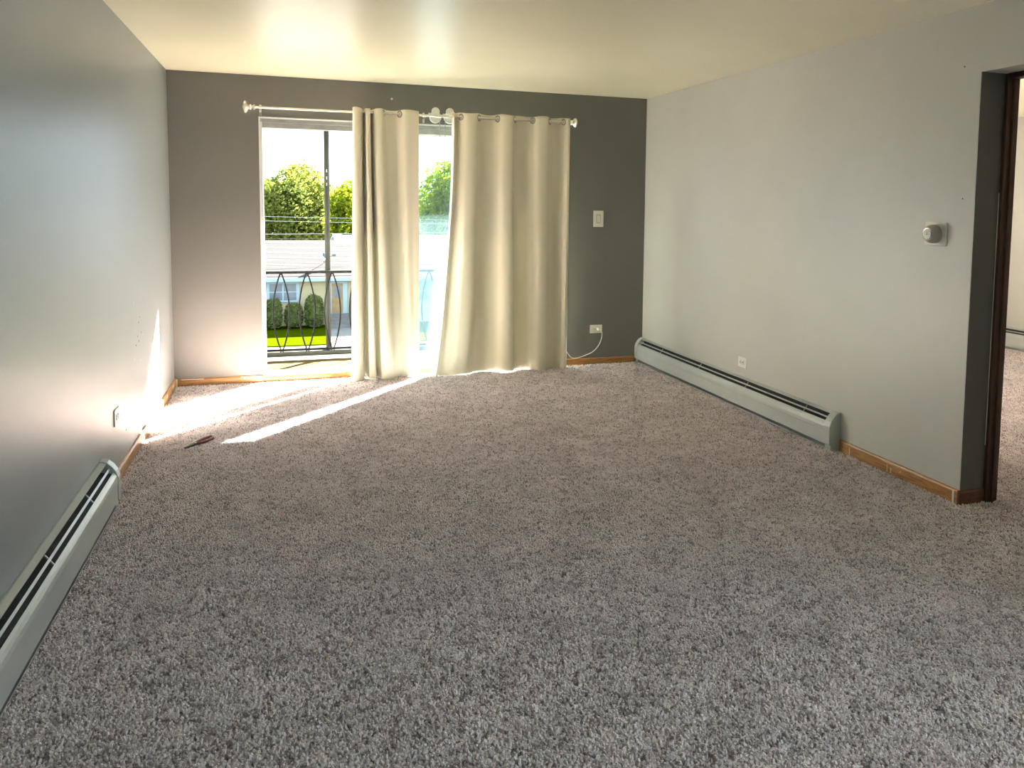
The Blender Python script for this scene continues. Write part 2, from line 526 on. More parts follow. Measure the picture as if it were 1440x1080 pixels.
# white paint and chip marks on the boards
for (o, bx) in [(bw, (W - 0.0135, W - 0.012, -3.075, -3.069, .012, .062)), (bw, (W - 0.0135, W - 0.012, -3.40, -3.396, .02, .06)), (bw, (W - 0.0135, W - 0.012, -3.43, -3.425, .02, .05)),
                (bw, (W - 0.0135, W - 0.012, -3.505, -3.499, .045, .052)), (bw, (W - 0.014, W - 0.012, -3.885, -3.874, .004, .074)),
                (bl, (0.012, 0.0137, -.56, -.50, .04, .066)), (bl, (0.012, 0.0137, -.24, -.16, .045, .066)), (bk, (0.014, 0.022, -.016, -.012, .004, .072)),
                (bk, (0.05, .21, -.0137, -.012, .062, .067)), (bk, (0.50, .515, -.0137, -.012, .045, .052)), (bk, (0.53, .55, -.0137, -.012, .045, .054)), (bk, (.48, .63, -.0137, -.012, .061, .066))]:
    MB().box(*bx).build('paint_chip', 'chip', o)

# ------------------------------------------------------------------ patio door
pd = empty('door_1', (DX0, 0.06, 0.045))
struct(pd, 'aluminium sliding patio door slid open behind the cream curtains', 'door')
MB().box(DX0, DX1, 0.05, WT, 2.085, DZ).box(DX0, DX1, 0.09, 0.12, 2.045, 2.086).box(DX0, DX1, 0.165, 0.185, 2.045, 2.086).build('head_frame', 'alu', pd)
MB().box(DX0, DX0 + 0.018, 0.04, WT, 0.045, 2.085).build('jamb', 'frame_white', pd)
MB().box(DX1 - 0.03, DX1, 0.05, WT, 0.045, 2.085).build('jamb', 'frame_white', pd)
MB().box(DX0, DX1, 0.006, WT + 0.03, 0.03, 0.05).build('sill', 'sill', pd)
MB().box(DX0 + .018, DX1 - .03, 0.125, 0.132, 0.05, 0.058).box(DX0 + .018, DX1 - .03, 0.20, 0.207, 0.05, 0.058).build('track', 'sill', pd)

def door_panel(name, x0, x1, yc, ls, m):
    p = MB()
    y0, y1 = yc - 0.017, yc + 0.017
    p.box(x0, x0 + ls, y0, y1, 0.06, 2.075).box(x1 - 0.05, x1, y0, y1, 0.06, 2.075)
    p.box(x0 + ls, x1 - 0.05, y0, y1, 2.03, 2.075).box(x0 + ls, x1 - 0.05, y0, y1, 0.06, 0.125)
    o = p.build(name, 'frame_white' if yc < .16 else 'alu', pd, bevel=0.002)
    MB().box(x0 + ls, x1 - 0.05, yc - 0.003, yc + 0.003, 0.12, 2.035).build('pane', m, o)
    return o
sp = door_panel('sliding_panel', 1.366, 2.62, 0.13, 0.058, 'dirty_glass')
MB().box(1.385, 1.405, 0.085, 0.115, 0.95, 1.15).build('pull_handle', 'alu', sp, bevel=0.003)
door_panel('fixed_panel', 1.517, DX1 - 0.03, 0.205, 0.045, 'dirty_glass')

# ------------------------------------------------------------------ bedroom doorway and added unseen windows
dw = empty('door_2', (W + RT, OY1, 0))
struct(dw, 'dark stained wooden door frame at the right edge', 'door')
FX0, FX1 = W + RT - 0.055, W + RT + 0.02
MB().box(FX0, FX1, OY1 - 0.022, OY1 + 0.005, 0, OZ).build('frame_jamb', 'dark_wood', dw, bevel=0.003)
MB().box(FX0 + 0.03, FX0 + 0.05, OY1 - 0.034, OY1 - 0.02, 0, OZ - .03).build('stop_strip', 'dark_wood', dw, bevel=0.002)
MB().box(FX0, FX1, OY0 - 0.005, OY0 + 0.022, 0, OZ).build('frame_jamb', 'dark_wood', dw, bevel=0.003)
MB().box(FX0, FX1, OY0 + 0.022, OY1 - 0.022, OZ - 0.024, OZ + 0.005).build('frame_head', 'dark_wood', dw, bevel=0.003)
MB().box(FX0 - 0.003, FX0, OY1 - 0.006, OY1 + 0.001, 0.3, 1.55).build('paint_edge', 'chip', dw)

w2 = empty('window_2_added', (BWX0, 0.1, BWZ0))  # added out of view as the bedroom's light source
struct(w2, 'unseen window added to light the bedroom beyond the doorway', 'window')
p = MB()
p.box(BWX0, BWX0 + .04, .1, .16, BWZ0, BWZ1).box(BWX1 - .04, BWX1, .1, .16, BWZ0, BWZ1).box(BWX0 + .04, BWX1 - .04, .1, .16, BWZ0, BWZ0 + .04).box(BWX0 + .04, BWX1 - .04, .1, .16, BWZ1 - .04, BWZ1)
p.box(6.08, 6.12, .1, .16, BWZ0 + .04, BWZ1 - .04)
p.build('window_frame', 'frame_white', w2)
MB().box(BWX0 + .04, 6.08, .127, .133, BWZ0 + .04, BWZ1 - .04).build('pane', 'glass', w2)
MB().box(6.12, BWX1 - .04, .127, .133, BWZ0 + .04, BWZ1 - .04).build('pane', 'glass', w2)

w3 = empty('window_3_added', (W + .1, SY0, SZ0))
struct(w3, 'unseen window added in the right wall to light the foreground', 'window')
p = MB()
p.box(W + .08, W + .13, SY0, SY0 + .04, SZ0, SZ1).box(W + .08, W + .13, SY1 - .04, SY1, SZ0, SZ1).box(W + .08, W + .13, SY0 + .04, SY1 - .04, SZ0, SZ0 + .04)
p.box(W + .08, W + .13, SY0 + .04, SY1 - .04, SZ1 - .04, SZ1).box(W + .08, W + .13, -7.02, -6.98, SZ0 + .04, SZ1 - .04)
p.build('window_frame', 'frame_white', w3)
MB().box(W + .102, W + .108, SY0 + .04, -7.02, SZ0 + .04, SZ1 - .04).build('pane', 'glass', w3)
MB().box(W + .102, W + .108, -6.98, SY1 - .04, SZ0 + .04, SZ1 - .04).build('pane', 'glass', w3)

# ------------------------------------------------------------------ carpet pile (uncountable yarn tufts)
def make_pile():
    # one tuft: three bent, tapering strands
    t = MB()
    rnd = random.Random(3)
    for k in range(3):
        a = 2 * PI * k / 3 + rnd.uniform(-.4, .4)
        lean = 0.0042
        base = Vector((math.cos(a) * .0016, math.sin(a) * .0016, -0.001))
        mid = base + Vector((math.cos(a) * lean * .5, math.sin(a) * lean * .5, 0.006))
        tip = base + Vector((math.cos(a) * lean * 1.25, math.sin(a) * lean * 1.25, 0.0085))
        t.tube([base, mid, tip], [.0018, .0027, .0020], 4)
    tuft = t.build('yarn_tuft', 'yarn', smooth=True)
    me_t = tuft.data
    bpy.data.objects.remove(tuft)
    tuft_mesh_obj = bpy.data.objects.new('yarn_tuft', me_t)   # not linked to the scene: only the node tree uses it
    pm = MB()
    pm.add([(0.0, -6.6, 0), (W, -6.6, 0), (W, 0, 0), (0, 0, 0)], [(0, 1, 2, 3)])
    pm.add([(W, -4.85, 0), (W + RT, -4.85, 0), (W + RT, OY1, 0), (W, OY1, 0)], [(0, 1, 2, 3)])
    pm.add([(W + RT, -5.0, 0), (BX, -5.0, 0), (BX, 0, 0), (W + RT, 0, 0)], [(0, 1, 2, 3)])
    o = pm.build('carpet_pile', 'yarn')
    tag(o, 'mauve grey twisted carpet pile covering the whole floor', 'carpet', kind='stuff')
    ng = bpy.data.node_groups.new('pile_tufts', 'GeometryNodeTree')
    ng.interface.new_socket('Geometry', in_out='INPUT', socket_type='NodeSocketGeometry')
    ng.interface.new_socket('Geometry', in_out='OUTPUT', socket_type='NodeSocketGeometry')
    N = ng.nodes; L = ng.links
    gi = N.new('NodeGroupInput'); go = N.new('NodeGroupOutput')
    dp = N.new('GeometryNodeDistributePointsOnFaces')
    dp.inputs['Density'].default_value = PILE_DENSITY
    dp.inputs['Seed'].default_value = 4
    oi = N.new('GeometryNodeObjectInfo'); oi.inputs['Object'].default_value = tuft_mesh_obj
    ip = N.new('GeometryNodeInstanceOnPoints')
    rr = N.new('FunctionNodeRandomValue'); rr.data_type = 'FLOAT_VECTOR'
    rr.inputs[0].default_value = (-0.55, -0.55, 0); rr.inputs[1].default_value = (0.55, 0.55, 6.283)
    rs = N.new('FunctionNodeRandomValue'); rs.data_type = 'FLOAT'
    rs.inputs[2].default_value = 1.0; rs.inputs[3].default_value = 1.9
    L.new(gi.outputs[0], dp.inputs['Mesh'])
    L.new(dp.outputs['Points'], ip.inputs['Points'])
    L.new(oi.outputs['Geometry'], ip.inputs['Instance'])
    L.new(rr.outputs[0], ip.inputs['Rotation'])
    L.new(rs.outputs[1], ip.inputs['Scale'])
    L.new(ip.outputs['Instances'], go.inputs[0])
    md = o.modifiers.new('tufts', 'NODES')
    md.node_group = ng
PILE_DENSITY = 10500
make_pile()

# ------------------------------------------------------------------ curtain rod and curtains
RZ, RY = 2.183, -0.10
rod = empty('curtain_rod', (1.88, 0, RZ))
tag(rod, 'thin brushed metal curtain rod with pale finials across the back wall', 'curtain rod')
MB().tube([(0.60, RY, RZ), (2.02, RY, RZ)], 0.0095, 12).build('inner_pole', 'chrome', rod, smooth=True)
MB().tube([(2.0, RY, RZ), (3.185, RY, RZ)], 0.0125, 12).build('outer_pole', 'chrome', rod, smooth=True)
def finial(x, s, r):
    MB().lathe([(0, .010), (0, .019), (.010, .021), (.018, .012), (.026, .012), (.030, .020), (.036, .024), (.042, .014), (.050, .020), (.058, r * .8), (.066, r), (.076, r), (.084, r * .7), (.090, r * .3), (.094, .002)],
               (x, RY, RZ), (s, 0, 0), 10).build('finial', 'crystal', rod)
finial(0.625, -1, 0.048)
finial(3.165, 1, 0.042)
for x in (0.66, 1.93, 3.10):
    q = MB().box(x - .009, x + .009, -0.004, 0, RZ - .055, RZ + .03)
    q.tube([(x, -0.003, RZ - .015), (x, RY, RZ - .015)], .005, 8)
    q.tube([(x, RY - .014, RZ + .002), (x, RY - .01, RZ - .012), (x, RY, RZ - .016), (x, RY + .01, RZ - .012), (x, RY + .014, RZ + .002)], .004, 6)
    q.build('bracket', 'chrome', rod)


def catmull(pts, n):
    """smooth curve through control points, n samples"""
    out = []
    m = len(pts) - 1
    for i in range(n):
        t = i / (n - 1) * m
        k = min(int(t), m - 1); f = t - k
        g = lambda j: Vector(pts[max(0, min(m, j))])
        p0, p1, p2, p3 = g(k - 1), g(k), g(k + 1), g(k + 2)
        out.append(0.5 * ((2 * p1) + (p2 - p0) * f + (2 * p0 - 5 * p1 + 4 * p2 - p3) * f * f + (3 * p1 - p0 - 3 * p2 + p3) * f ** 3))
    return out


def curtain(name, top, bot, ztop, zbot, pw, label, grommets, wob, hem=0.085, nu=220, nv=70):
    root = empty(name, ((top[0][0] + top[-1][0]) / 2, RY, 0.0))
    tag(root, label, 'curtain', 'cream grommet curtains of the patio door')
    A = catmull([(a, c, 0) for a, c in top], nu); B = catmull([(a, c, 0) for a, c in bot], nu)
    def P(i, v):
        u = i / (nu - 1)
        # the header follows the rod, folds ease into the lower shape
        w = v ** pw
        wy = v ** 0.6
        x = A[i].x * (1 - w) + B[i].x * w
        y = A[i].y * (1 - wy) + B[i].y * wy
        zt = ztop(u); zb = zbot(u)
        z = zt + (zb - zt) * v
        k = v * (1 - v) * 4
        y += wob * k * noise.noise(Vector((u * 7, z * 1.1, 3.7)))
        x += wob * .6 * k * noise.noise(Vector((u * 5, z * .9, 9.1)))
        return Vector((x, y, z))
    vs = [P(i, j / (nv - 1)) for j in range(nv) for i in range(nu)]
    fs = [(j * nu + i, j * nu + i + 1, (j + 1) * nu + i + 1, (j + 1) * nu + i) for j in range(nv - 1) for i in range(nu - 1)]
    o = MB().add(vs, fs).build('fabric', 'curtain', root, smooth=True)
    s = o.modifiers.new('cloth_thickness', 'SOLIDIFY'); s.thickness = 0.0018; s.offset = 0
    # folded hem along the foot, proud of the face
    hv = []
    js = [1 - hem / 2.17 + hem / 2.17 * k / 5 for k in range(6)]
    for v in js:
        for i in range(nu):
            a = P(max(i - 1, 0), v); c = P(min(i + 1, nu - 1), v)
            t = (c - a); t.z = 0; t.normalize()
            n = Vector((t.y, -t.x, 0))
            hv.append(P(i, v) + n * 0.0028)
    hf = [(j * nu + i, j * nu + i + 1, (j + 1) * nu + i + 1, (j + 1) * nu + i) for j in range(5) for i in range(nu - 1)]
    h = MB().add(hv, hf).build('hem', 'curtain', root, smooth=True)
    # grommets where the header crosses the rod
    for gx in grommets:
        i = min(range(1, nu - 1), key=lambda k: abs(A[k].x - gx) + abs(A[k].y - RY) * .5)
        t = (A[i + 1] - A[i - 1]).normalized()
        n = Vector((t.y, -t.x, 0))
        c = Vector((gx, RY, RZ))
        ring = []
        R0, r0 = 0.0235, 0.0062
        e1 = t; e2 = Vector((0, 0, 1))
        g = MB()
        vv = []
        for a in range(24):
            th = 2 * PI * a / 24
            d = e1 * math.cos(th) + e2 * math.sin(th)
            for bb in range(8):
                ph = 2 * PI * bb / 8
                vv.append(c + d * (R0 + r0 * math.cos(ph)) + n * (r0 * .8 * math.sin(ph)))
        g.add(vv, [(a * 8 + bb, ((a + 1) % 24) * 8 + bb, ((a + 1) % 24) * 8 + (bb + 1) % 8, a * 8 + (bb + 1) % 8) for a in range(24) for bb in range(8)])
        g.build('grommet', 'nickel', root, smooth=True)
    return root

F, K = RY - 0.042, RY + 0.040      # in front of / behind the rod
c2top = [(2.158, RY + .035), (2.160, RY + .01), (2.164, F + .02), (2.180, RY), (2.200, K), (2.228, RY), (2.268, F), (2.335, F), (2.378, RY), (2.425, K), (2.495, K), (2.54, RY), (2.58, F), (2.65, F), (2.69, RY), (2.735, K), (2.805, K), (2.85, RY), (2.89, F), (2.96, F), (3.0, RY), (3.04, K), (3.095, K), (3.13, RY), (3.155, F), (3.178, F + .012)]
G = RY - 0.062; Q = RY + 0.030
c2bot = [(1.998, RY + .04), (2.000, RY + .01), (2.008, RY - .022), (2.035, RY - .020), (2.065, RY - .018), (2.11, RY - .03), (2.18, G + .015), (2.27, G + .01), (2.34, RY), (2.41, Q), (2.49, Q - .01), (2.54, RY), (2.59, G), (2.67, G - .006), (2.70, RY), (2.75, Q), (2.82, Q), (2.86, RY), (2.91, G + .02), (2.97, G + .02), (3.01, RY), (3.05, Q), (3.09, Q), (3.12, RY), (3.145, G + .02), (3.168, G + .03)]
curtain('curtain', c2top, c2bot, lambda u: 2.217 + .004 * math.sin(u * 44), lambda u: 0.014 - .010 * math.cos(u * 6.5) + .003 * math.sin(u * 25), 2.0,
        'wide cream curtain panel flaring left at the foot, nearest the light switch', [2.228, 2.378, 2.54, 2.69, 2.85, 3.0, 3.13], .012)

c1top = [(1.350, RY - .01), (1.356, F - .01), (1.385, F - .02), (1.412, F), (1.425, RY + .01), (1.430, K + .03), (1.446, K + .03), (1.450, RY), (1.452, F - .01), (1.468, F - .016), (1.482, F), (1.486, RY), (1.489, K + .025), (1.502, K + .02), (1.512, RY), (1.530, F), (1.570, F), (1.592, RY), (1.622, K), (1.690, K), (1.722, RY), (1.760, F), (1.815, F), (1.850, F + .004), (1.872, F + .006)]
c1bot = [(1.322, RY - .02), (1.334, F - .03), (1.375, F - .045), (1.412, F - .02), (1.424, RY + .02), (1.430, K + .035), (1.450, K + .035), (1.456, RY), (1.462, F - .02), (1.488, F - .03), (1.512, F - .02), (1.518, RY + .01), (1.526, K + .035), (1.544, K + .03), (1.552, RY), (1.566, F - .02), (1.610, F - .036), (1.650, F - .02), (1.690, RY), (1.730, RY + .02), (1.770, RY + .005), (1.805, RY - .015), (1.835, RY - .02), (1.853, RY - .03), (1.870, RY - .035)]
curtain('curtain', c1top, c1bot, lambda u: 2.214 + .004 * math.sin(u * 30), lambda u: 0.017 - .010 * math.cos(u * 9), 1.2,
        'narrow cream curtain panel bunched in tight folds, nearest the open glass', [1.592, 1.722], .008)

# ------------------------------------------------------------------ roller shade brackets with bead chain
def clutch(x, label):
    r = empty('shade_bracket', (x, 0, 2.19))
    tag(r, label, 'shade bracket', 'white shade brackets above the patio door')
    MB().lathe([(0, .047), (.004, .05), (.014, .05), (.018, .046), (.018, .040), (.014, .038), (0.010, .036)], (x + .004, -.006, 2.180), (0, -1, 0), 28).build('back_disc', 'white', r, smooth=True)
    MB().lathe([(0, .012), (.040, .012)], (x + .002, -.008, 2.222), (0, -1, 0), 14).build('spindle', 'ivory', r, smooth=True)
    MB().lathe([(0, .030), (.003, .034), (.010, .034), (.014, .031), (.014, .0)], (x, -.046, 2.224), (0, -1, 0), 24).build('front_disc', 'white', r, smooth=True)
    MB().box(x - .055, x - .01, -.02, -.004, 2.192, 2.214).build('mounting_arm', 'ivory', r, bevel=.004)
    return r
clutch(2.022, 'round white plastic shade bracket above the glass gap, nearer the narrow curtain')
clutch(2.142, 'round white plastic shade bracket touching the wide curtain top')
ch = MB()
pts = [(2.062, -.03, 2.17), (2.063, -.03, 1.95), (2.066, -.03, 1.82), (2.072, -.03, 1.775), (2.085, -.03, 1.755), (2.099, -.03, 1.775), (2.105, -.03, 1.83), (2.106, -.03, 1.95), (2.106, -.03, 2.17)]
ch.tube([tuple(v) for v in catmull(pts, 40)], 0.0028, 6)
tag(ch.build('bead_chain', 'alu', smooth=True), 'thin looped pull chain hanging in front of the hazy glass', 'pull chain')

# ------------------------------------------------------------------ baseboard heaters
def heater(name, y0, y1, wallx, sgn, label, slots=True, end0=True, end1=True):
    """hydronic baseboard: sgn +1 projects to +x"""
    root = empty(name, (wallx, (y0 + y1) / 2, 0))
    tag(root, label, 'heater', 'baseboard heaters')
    X = lambda d: wallx + sgn * d
    e0 = y0 + 0.055; e1 = y1 - 0.055
    # back plate with curved top
    MB().prism([(X(0), .012), (X(.004), .012), (X(.004), .226), (X(.010), .232), (X(.030), .226), (X(.031), .230), (X(.008), .238), (X(0), .236)], e0, e1).build('back_plate', 'heater', root)
    # front cover with rolled top, crease and foot
    prof = [(.074, .052), (.0745, .128), (.0765, .131), (.0765, .152), (.073, .167), (.066, .178), (.0575, .185), (.056, .182), (.0635, .1755), (.070, .165), (.0735, .151), (.0735, .134), (.0715, .130), (.071, .058), (.066, .050), (.066, .046), (.074, .047)]
    MB().prism([(X(d), z) for d, z in prof], e0, e1).build('front_cover', 'heater', root)
    # louver bar between the two slots
    MB().prism([(X(.0400), .2072), (X(.0470), .2010), (X(.0460), .1990), (X(.0390), .205)], e0, e1).build('louver_bar', 'heater', root)
    # heating element and fins inside, plus a dark sheet as the slots' shade
    MB().prism([(X(.008), .055), (X(.060), .055), (X(.060), .150), (X(.008), .150)], e0 + .01, e1 - .01).build('fin_element', 'fin_shade', root)
    MB().prism([(X(.0045), .150), (X(.054), .176), (X(.050), .180), (X(.0075), .190), (X(.0075), .2235), (X(.0045), .2235)], e0 + .002, e1 - .002).build('slot_shade_sheet', 'fin_shade', root)
    # lower lip
    MB().prism([(X(0.0), .012), (X(.062), .014), (X(.070), .020), (X(.070), .025), (X(.062), .022), (X(.0), .020)], e0, e1).build('bottom_lip', 'heater', root)
    # small spacers across the slots
    n = max(2, int((e1 - e0) / .62))
    for i in range(n):
        yy = e0 + (e1 - e0) * (i + .35) / n
        MB().prism([(X(.030), .222), (X(.058), .184), (X(.0545), .181), (X(.027), .218)], yy - .003, yy + .003).build('slot_spacer', 'bar', root)
    cap = [(0, .012), (0.0, .242), (.014, .242), (.034, .234), (.054, .214), (.070, .190), (.0795, .160), (.080, .131), (.079, .052), (.066, .044), (.066, .0), (.0, .0)]
    for on, a0, a1 in ((end0, y0, e0 + .004), (end1, e1 - .004, y1)):
        if on:
            MB().prism([(X(d), z) for d, z in cap], a0, a1).build('end_cap', 'heater', root, bevel=.003)
    return root

heater('baseboard_heater', -2.965, -0.004, W, -1, 'long pale grey baseboard heater along the right wall under the outlet')
heater('baseboard_heater', -6.6, -2.69, 0.0, 1, 'grey baseboard heater on the left wall cut off by the picture edge')
heater('baseboard_heater', -3.2, -0.05, BX, -1, 'cream baseboard heater in the bright room beyond the doorway')

# ------------------------------------------------------------------ outlets, switch, thermostat
def plate_frame(origin, u, n):
    """u: horizontal direction along wall, n: outward normal"""
    u = Vector(u); n = Vector(n); z = Vector((0, 0, 1)); o = Vector(origin)
    return lambda a, b, c: o + u * a + z * b + n * c

def pbox(mb, f, a0, a1, b0, b1, c0, c1):
    vs = [f(a, b, c) for c in (c0, c1) for b in (b0, b1) for a in (a0, a1)]
    return mb.add(vs, [(0, 2, 3, 1), (4, 5, 7, 6), (0, 1, 5, 4), (2, 6, 7, 3), (0, 4, 6, 2), (1, 3, 7, 5)])

def outlet(origin, u, n, label, w=.118, h=.076, m='white'):
    f = plate_frame(origin, u, n)
    root = empty('wall_outlet', origin)
    tag(root, label, 'outlet', 'horizontal duplex outlets')
    pbox(MB(), f, -w / 2, w / 2, -h / 2, h / 2, 0, .006).build('cover_plate', m, root, bevel=.003)
    for s in (-1, 1):
        mb = MB()
        vs = []
        N = 20
        for c in (.004, .0085):
            for k in range(N):
                t = 2 * PI * k / N
                a = max(-.0125, min(.0125, .017 * math.cos(t))); bb = .017 * math.sin(t)
                vs.append(f(s * .0195 + a, bb, c))
        fs = [(k, (k + 1) % N, N + (k + 1) % N, N + k) for k in range(N)] + [tuple(range(N))[::-1], tuple(range(N, 2 * N))]
        rc = mb.add(vs, fs).build('receptacle', m, root)
        for (a, b0, b1, ww) in ((-.005, .003, .011, .0035), (-.005, -.011, -.003, .0035), (.006, -.0035, .0035, .006)):
            pbox(MB(), f, s * .0195 + a - ww / 2, s * .0195 + a + ww / 2, b0, b1, .0082, .0089).build('slot', 'slot', rc)
    MB().lathe([(0, .0035), (.001, .0035), (.0016, .002)], f(0, 0, .006), n, 10).build('screw', 'bright_steel', root)
    return root

outlet((3.497, 0, .336), (1, 0, 0), (0, -1, 0), 'white duplex outlet with a cord plugged in, right of the wide curtain', m='ivory')
outlet((W, -1.815, .338), (0, 1, 0), (-1, 0, 0), 'white duplex outlet on the right wall above the heater')
outlet((0, -2.31, .350), (0, 1, 0), (1, 0, 0), 'white duplex outlet on the left wall above the baseboard', w=.125, h=.084)

# plug and cord
pc = empty('power_cord', (3.53, 0, .32))
tag(pc, 'thin white power cord sagging from the outlet to behind the curtain', 'power cord')
MB().box(3.505, 3.532, -.034, -.0088, .322, .347).build('plug', 'white', pc, bevel=.005)
cp = [(3.520, -.030, .334), (3.534, -.040, .325), (3.542, -.040, .29), (3.535, -.036, .235), (3.505, -.03, .175), (3.455, -.026, .128), (3.385, -.024, .100), (3.320, -.024, .082), (3.265, -.024, .082), (3.225, -.025, .118), (3.17, -.03, .22), (3.15, -.03, .4)]
MB().tube([tuple(v) for v in catmull(cp, 60)], .0032, 8).build('cord', 'white', pc, smooth=True)

# rocker switch
f = plate_frame((3.503, 0, 1.343), (1, 0, 0), (0, -1, 0))
sw = empty('light_switch', (3.503, 0, 1.343))
tag(sw, 'ivory rocker light switch on the dark back wall', 'light switch')
pbox(MB(), f, -.049, .049, -.074, .074, 0, .007).build('cover_plate', 'ivory', sw, bevel=.004)
pbox(MB(), f, -.020, .020, -.037, .037, .006, .0074).build('rocker_surround', 'slot', sw)
mb = MB()
vs = [f(a, b, c) for (b, c) in ((-.0345, .006), (.0345, .006), (.0345, .009), (-.0345, .0135)) for a in (-.0175, .0175)]
mb.add(vs, [(0, 1, 3, 2), (2, 3, 5, 4), (4, 5, 7, 6), (6, 7, 1, 0), (0, 2, 4, 6), (1, 7, 5, 3)]).build('rocker', 'ivory', sw, bevel=.001)

# thermostat
th = empty('thermostat', (W, -3.668, 1.342))
tag(th, 'round dial thermostat on a square ivory plate beside the doorway', 'thermostat')
MB().box(W - .008, W, -3.742, -3.594, 1.281, 1.403).build('back_plate', 'ivory', th, bevel=.004)
tb = empty
MB().lathe([(.006, .046), (.020, .047), (.022, .044), (.024, .044), (.026, .047), (.038, .046), (.052, .040), (.058, .034)], (W, -3.668, 1.342), (-1, 0, 0), 32).build('dial_body', mat('taupe_plastic', (0.47, 0.42, 0.37), .4, .03), th, smooth=True)
MB().lathe([(.056, .034), (.060, .033), (.062, .029), (.061, .026)], (W, -3.668, 1.342), (-1, 0, 0), 32).build('dial_ring', 'bright_steel', th, smooth=True)
dl = MB().lathe([(.055, .027), (.0615, .026), (.063, .02)], (W, -3.668, 1.342), (-1, 0, 0), 24).build('dial_face', 'white', th, smooth=True)
MB().box(W - .0637, W - .0625, -3.678, -3.664, 1.338, 1.3405).box(W - .0637, W - .0625, -3.678, -3.664, 1.3455, 1.348).build('dial_mark', 'slot', dl)

# ------------------------------------------------------------------ pliers on the carpet
pl = empty('pliers', (0.33, -1.71, 0.012))
tag(pl, 'pliers with dark red grips lying on the carpet by the sunlight', 'pliers')
P0 = Vector((0.262, -1.815, .020)); P1 = Vector((0.405, -1.60, .020))
ax = (P1 - P0).normalized(); sd = Vector((ax.y, -ax.x, 0))
def pp(t, s, z=.020): 
    q = P0 + ax * t + sd * s
    return (q.x, q.y, z)
for s in (-1, 1):
    MB().tube([pp(.0, s * .003), pp(.03, s * .005), pp(.06, s * .007), pp(.085, s * .006)], [.005, .007, .008, .008], 8).build('jaw', 'steel', pl, smooth=True)
    MB().tube([tuple(v) for v in catmull([pp(.085, -s * .008), pp(.115, -s * .017), pp(.16, -s * .024), pp(.20, -s * .023), pp(.240 + .016 * s, -s * .019)], 16)], [.005] + [.0085] * 14 + [.005], 10).build('grip', 'rubber_red', pl, smooth=True)
MB().lathe([(-.010, .011), (.011, .011)], pp(.085, 0), (0, 0, 1), 14).build('pivot', 'bright_steel', pl, smooth=True)

# ------------------------------------------------------------------ balcony
bf = MB().box(-0.3, 3.9, WT, 1.50, -0.24, -0.08).build('floor_balcony', 'tan')
struct(bf, 'tan concrete balcony floor outside the open door', 'floor')
MB().box(-0.3, 3.9, 1.42, 1.50, -0.08, 0.000).build('kerb', 'post', bf)
MB().box(-0.3, 3.9, 1.405, 1.42, -0.08, -0.045).build('kerb_strip', 'frame_white', bf)
ov = MB().box(-0.3, 3.9, WT, 1.50, 2.265, 2.45).build('trim_balcony_above', 'soffit')
struct(ov, 'underside of the balcony above the patio door', 'balcony')
ra = empty('balcony_railing', (1.8, 1.45, -0.03))
tag(ra, 'dark iron balcony railing with pointed oval loops', 'railing')
RYY = 1.43
MB().box(-0.3, 3.9, RYY - .016, RYY + .016, .765, .790).build('top_rail', 'rail', ra)
MB().box(-0.3, 3.9, RYY - .012, RYY + .012, .008, .030).build('bottom_rail', 'rail', ra)
MB().box(-0.3, 3.9, RYY - .045, RYY - .02, -.019, .000).build('lower_channel', 'post', ra)
for k in range(-3, 12):
    xc = 0.78 + .2375 * k
    if not (-0.2 < xc < 3.85): continue
    mb = MB()
    for s in (-1, 1):
        pts = []
        for i in range(15):
            t = i / 14
            pts.append((xc + s * (.003 + .072 * math.sin(PI * t) ** .85), RYY, .005 + t * .768))
        mb.tube(pts, .0075, 6)
    mb.tube([(xc - .016, RYY - .012, .0), (xc + .016, RYY - .012, .034)], .005, 5).tube([(xc + .016, RYY - .012, .0), (xc - .016, RYY - .012, .034)], .005, 5)
    mb.build('oval_loop', 'rail', ra, smooth=True)
bp_ = MB()
PYY = 1.475
bp_.box(1.192, 1.206, PYY - .022, PYY + .022, .0, 2.265).box(1.206, 1.226, PYY - .008, PYY + .02, .0, 2.265).box(1.226, 1.240, PYY - .022, PYY + .022, .0, 2.265)
po = bp_.build('balcony_post', 'post')
tag(po, 'tall grey metal balcony post dividing the open doorway view', 'post')
for z in (1.62, 1.68, 1.75):
    MB().box(1.212, 1.219, PYY - .0095, PYY - .0075, z, z + .028).build('slot_hole', 'chip', po)

# ------------------------------------------------------------------ outside: ground, house, bushes, trees, wires
GZ = -6.75
g = MB().box(-60, 80, 1.6, 160, GZ - .5, GZ).build('floor_ground', 'concrete')
struct(g, 'pale pavement and street beyond the balcony', 'ground')
lw = MB().box(-20, 3.2, 42.3, 50.2, GZ, GZ + .06).build('lawn', 'lawn')
tag(lw, 'bright sunlit lawn in front of the house hedge', 'lawn', kind='stuff')
lw2 = MB().box(4.9, 30, 42.3, 50.2, GZ, GZ + .06).build('lawn', 'lawn')
tag(lw2, 'sunlit lawn right of the house walk, glimpsed through hazy glass', 'lawn', kind='stuff')
sw_ = MB().box(-40, 50, 36, 40.5, GZ - .02, GZ + .02).build('street', 'asphalt')
struct(sw_, 'grey street in front of the lawn', 'street')

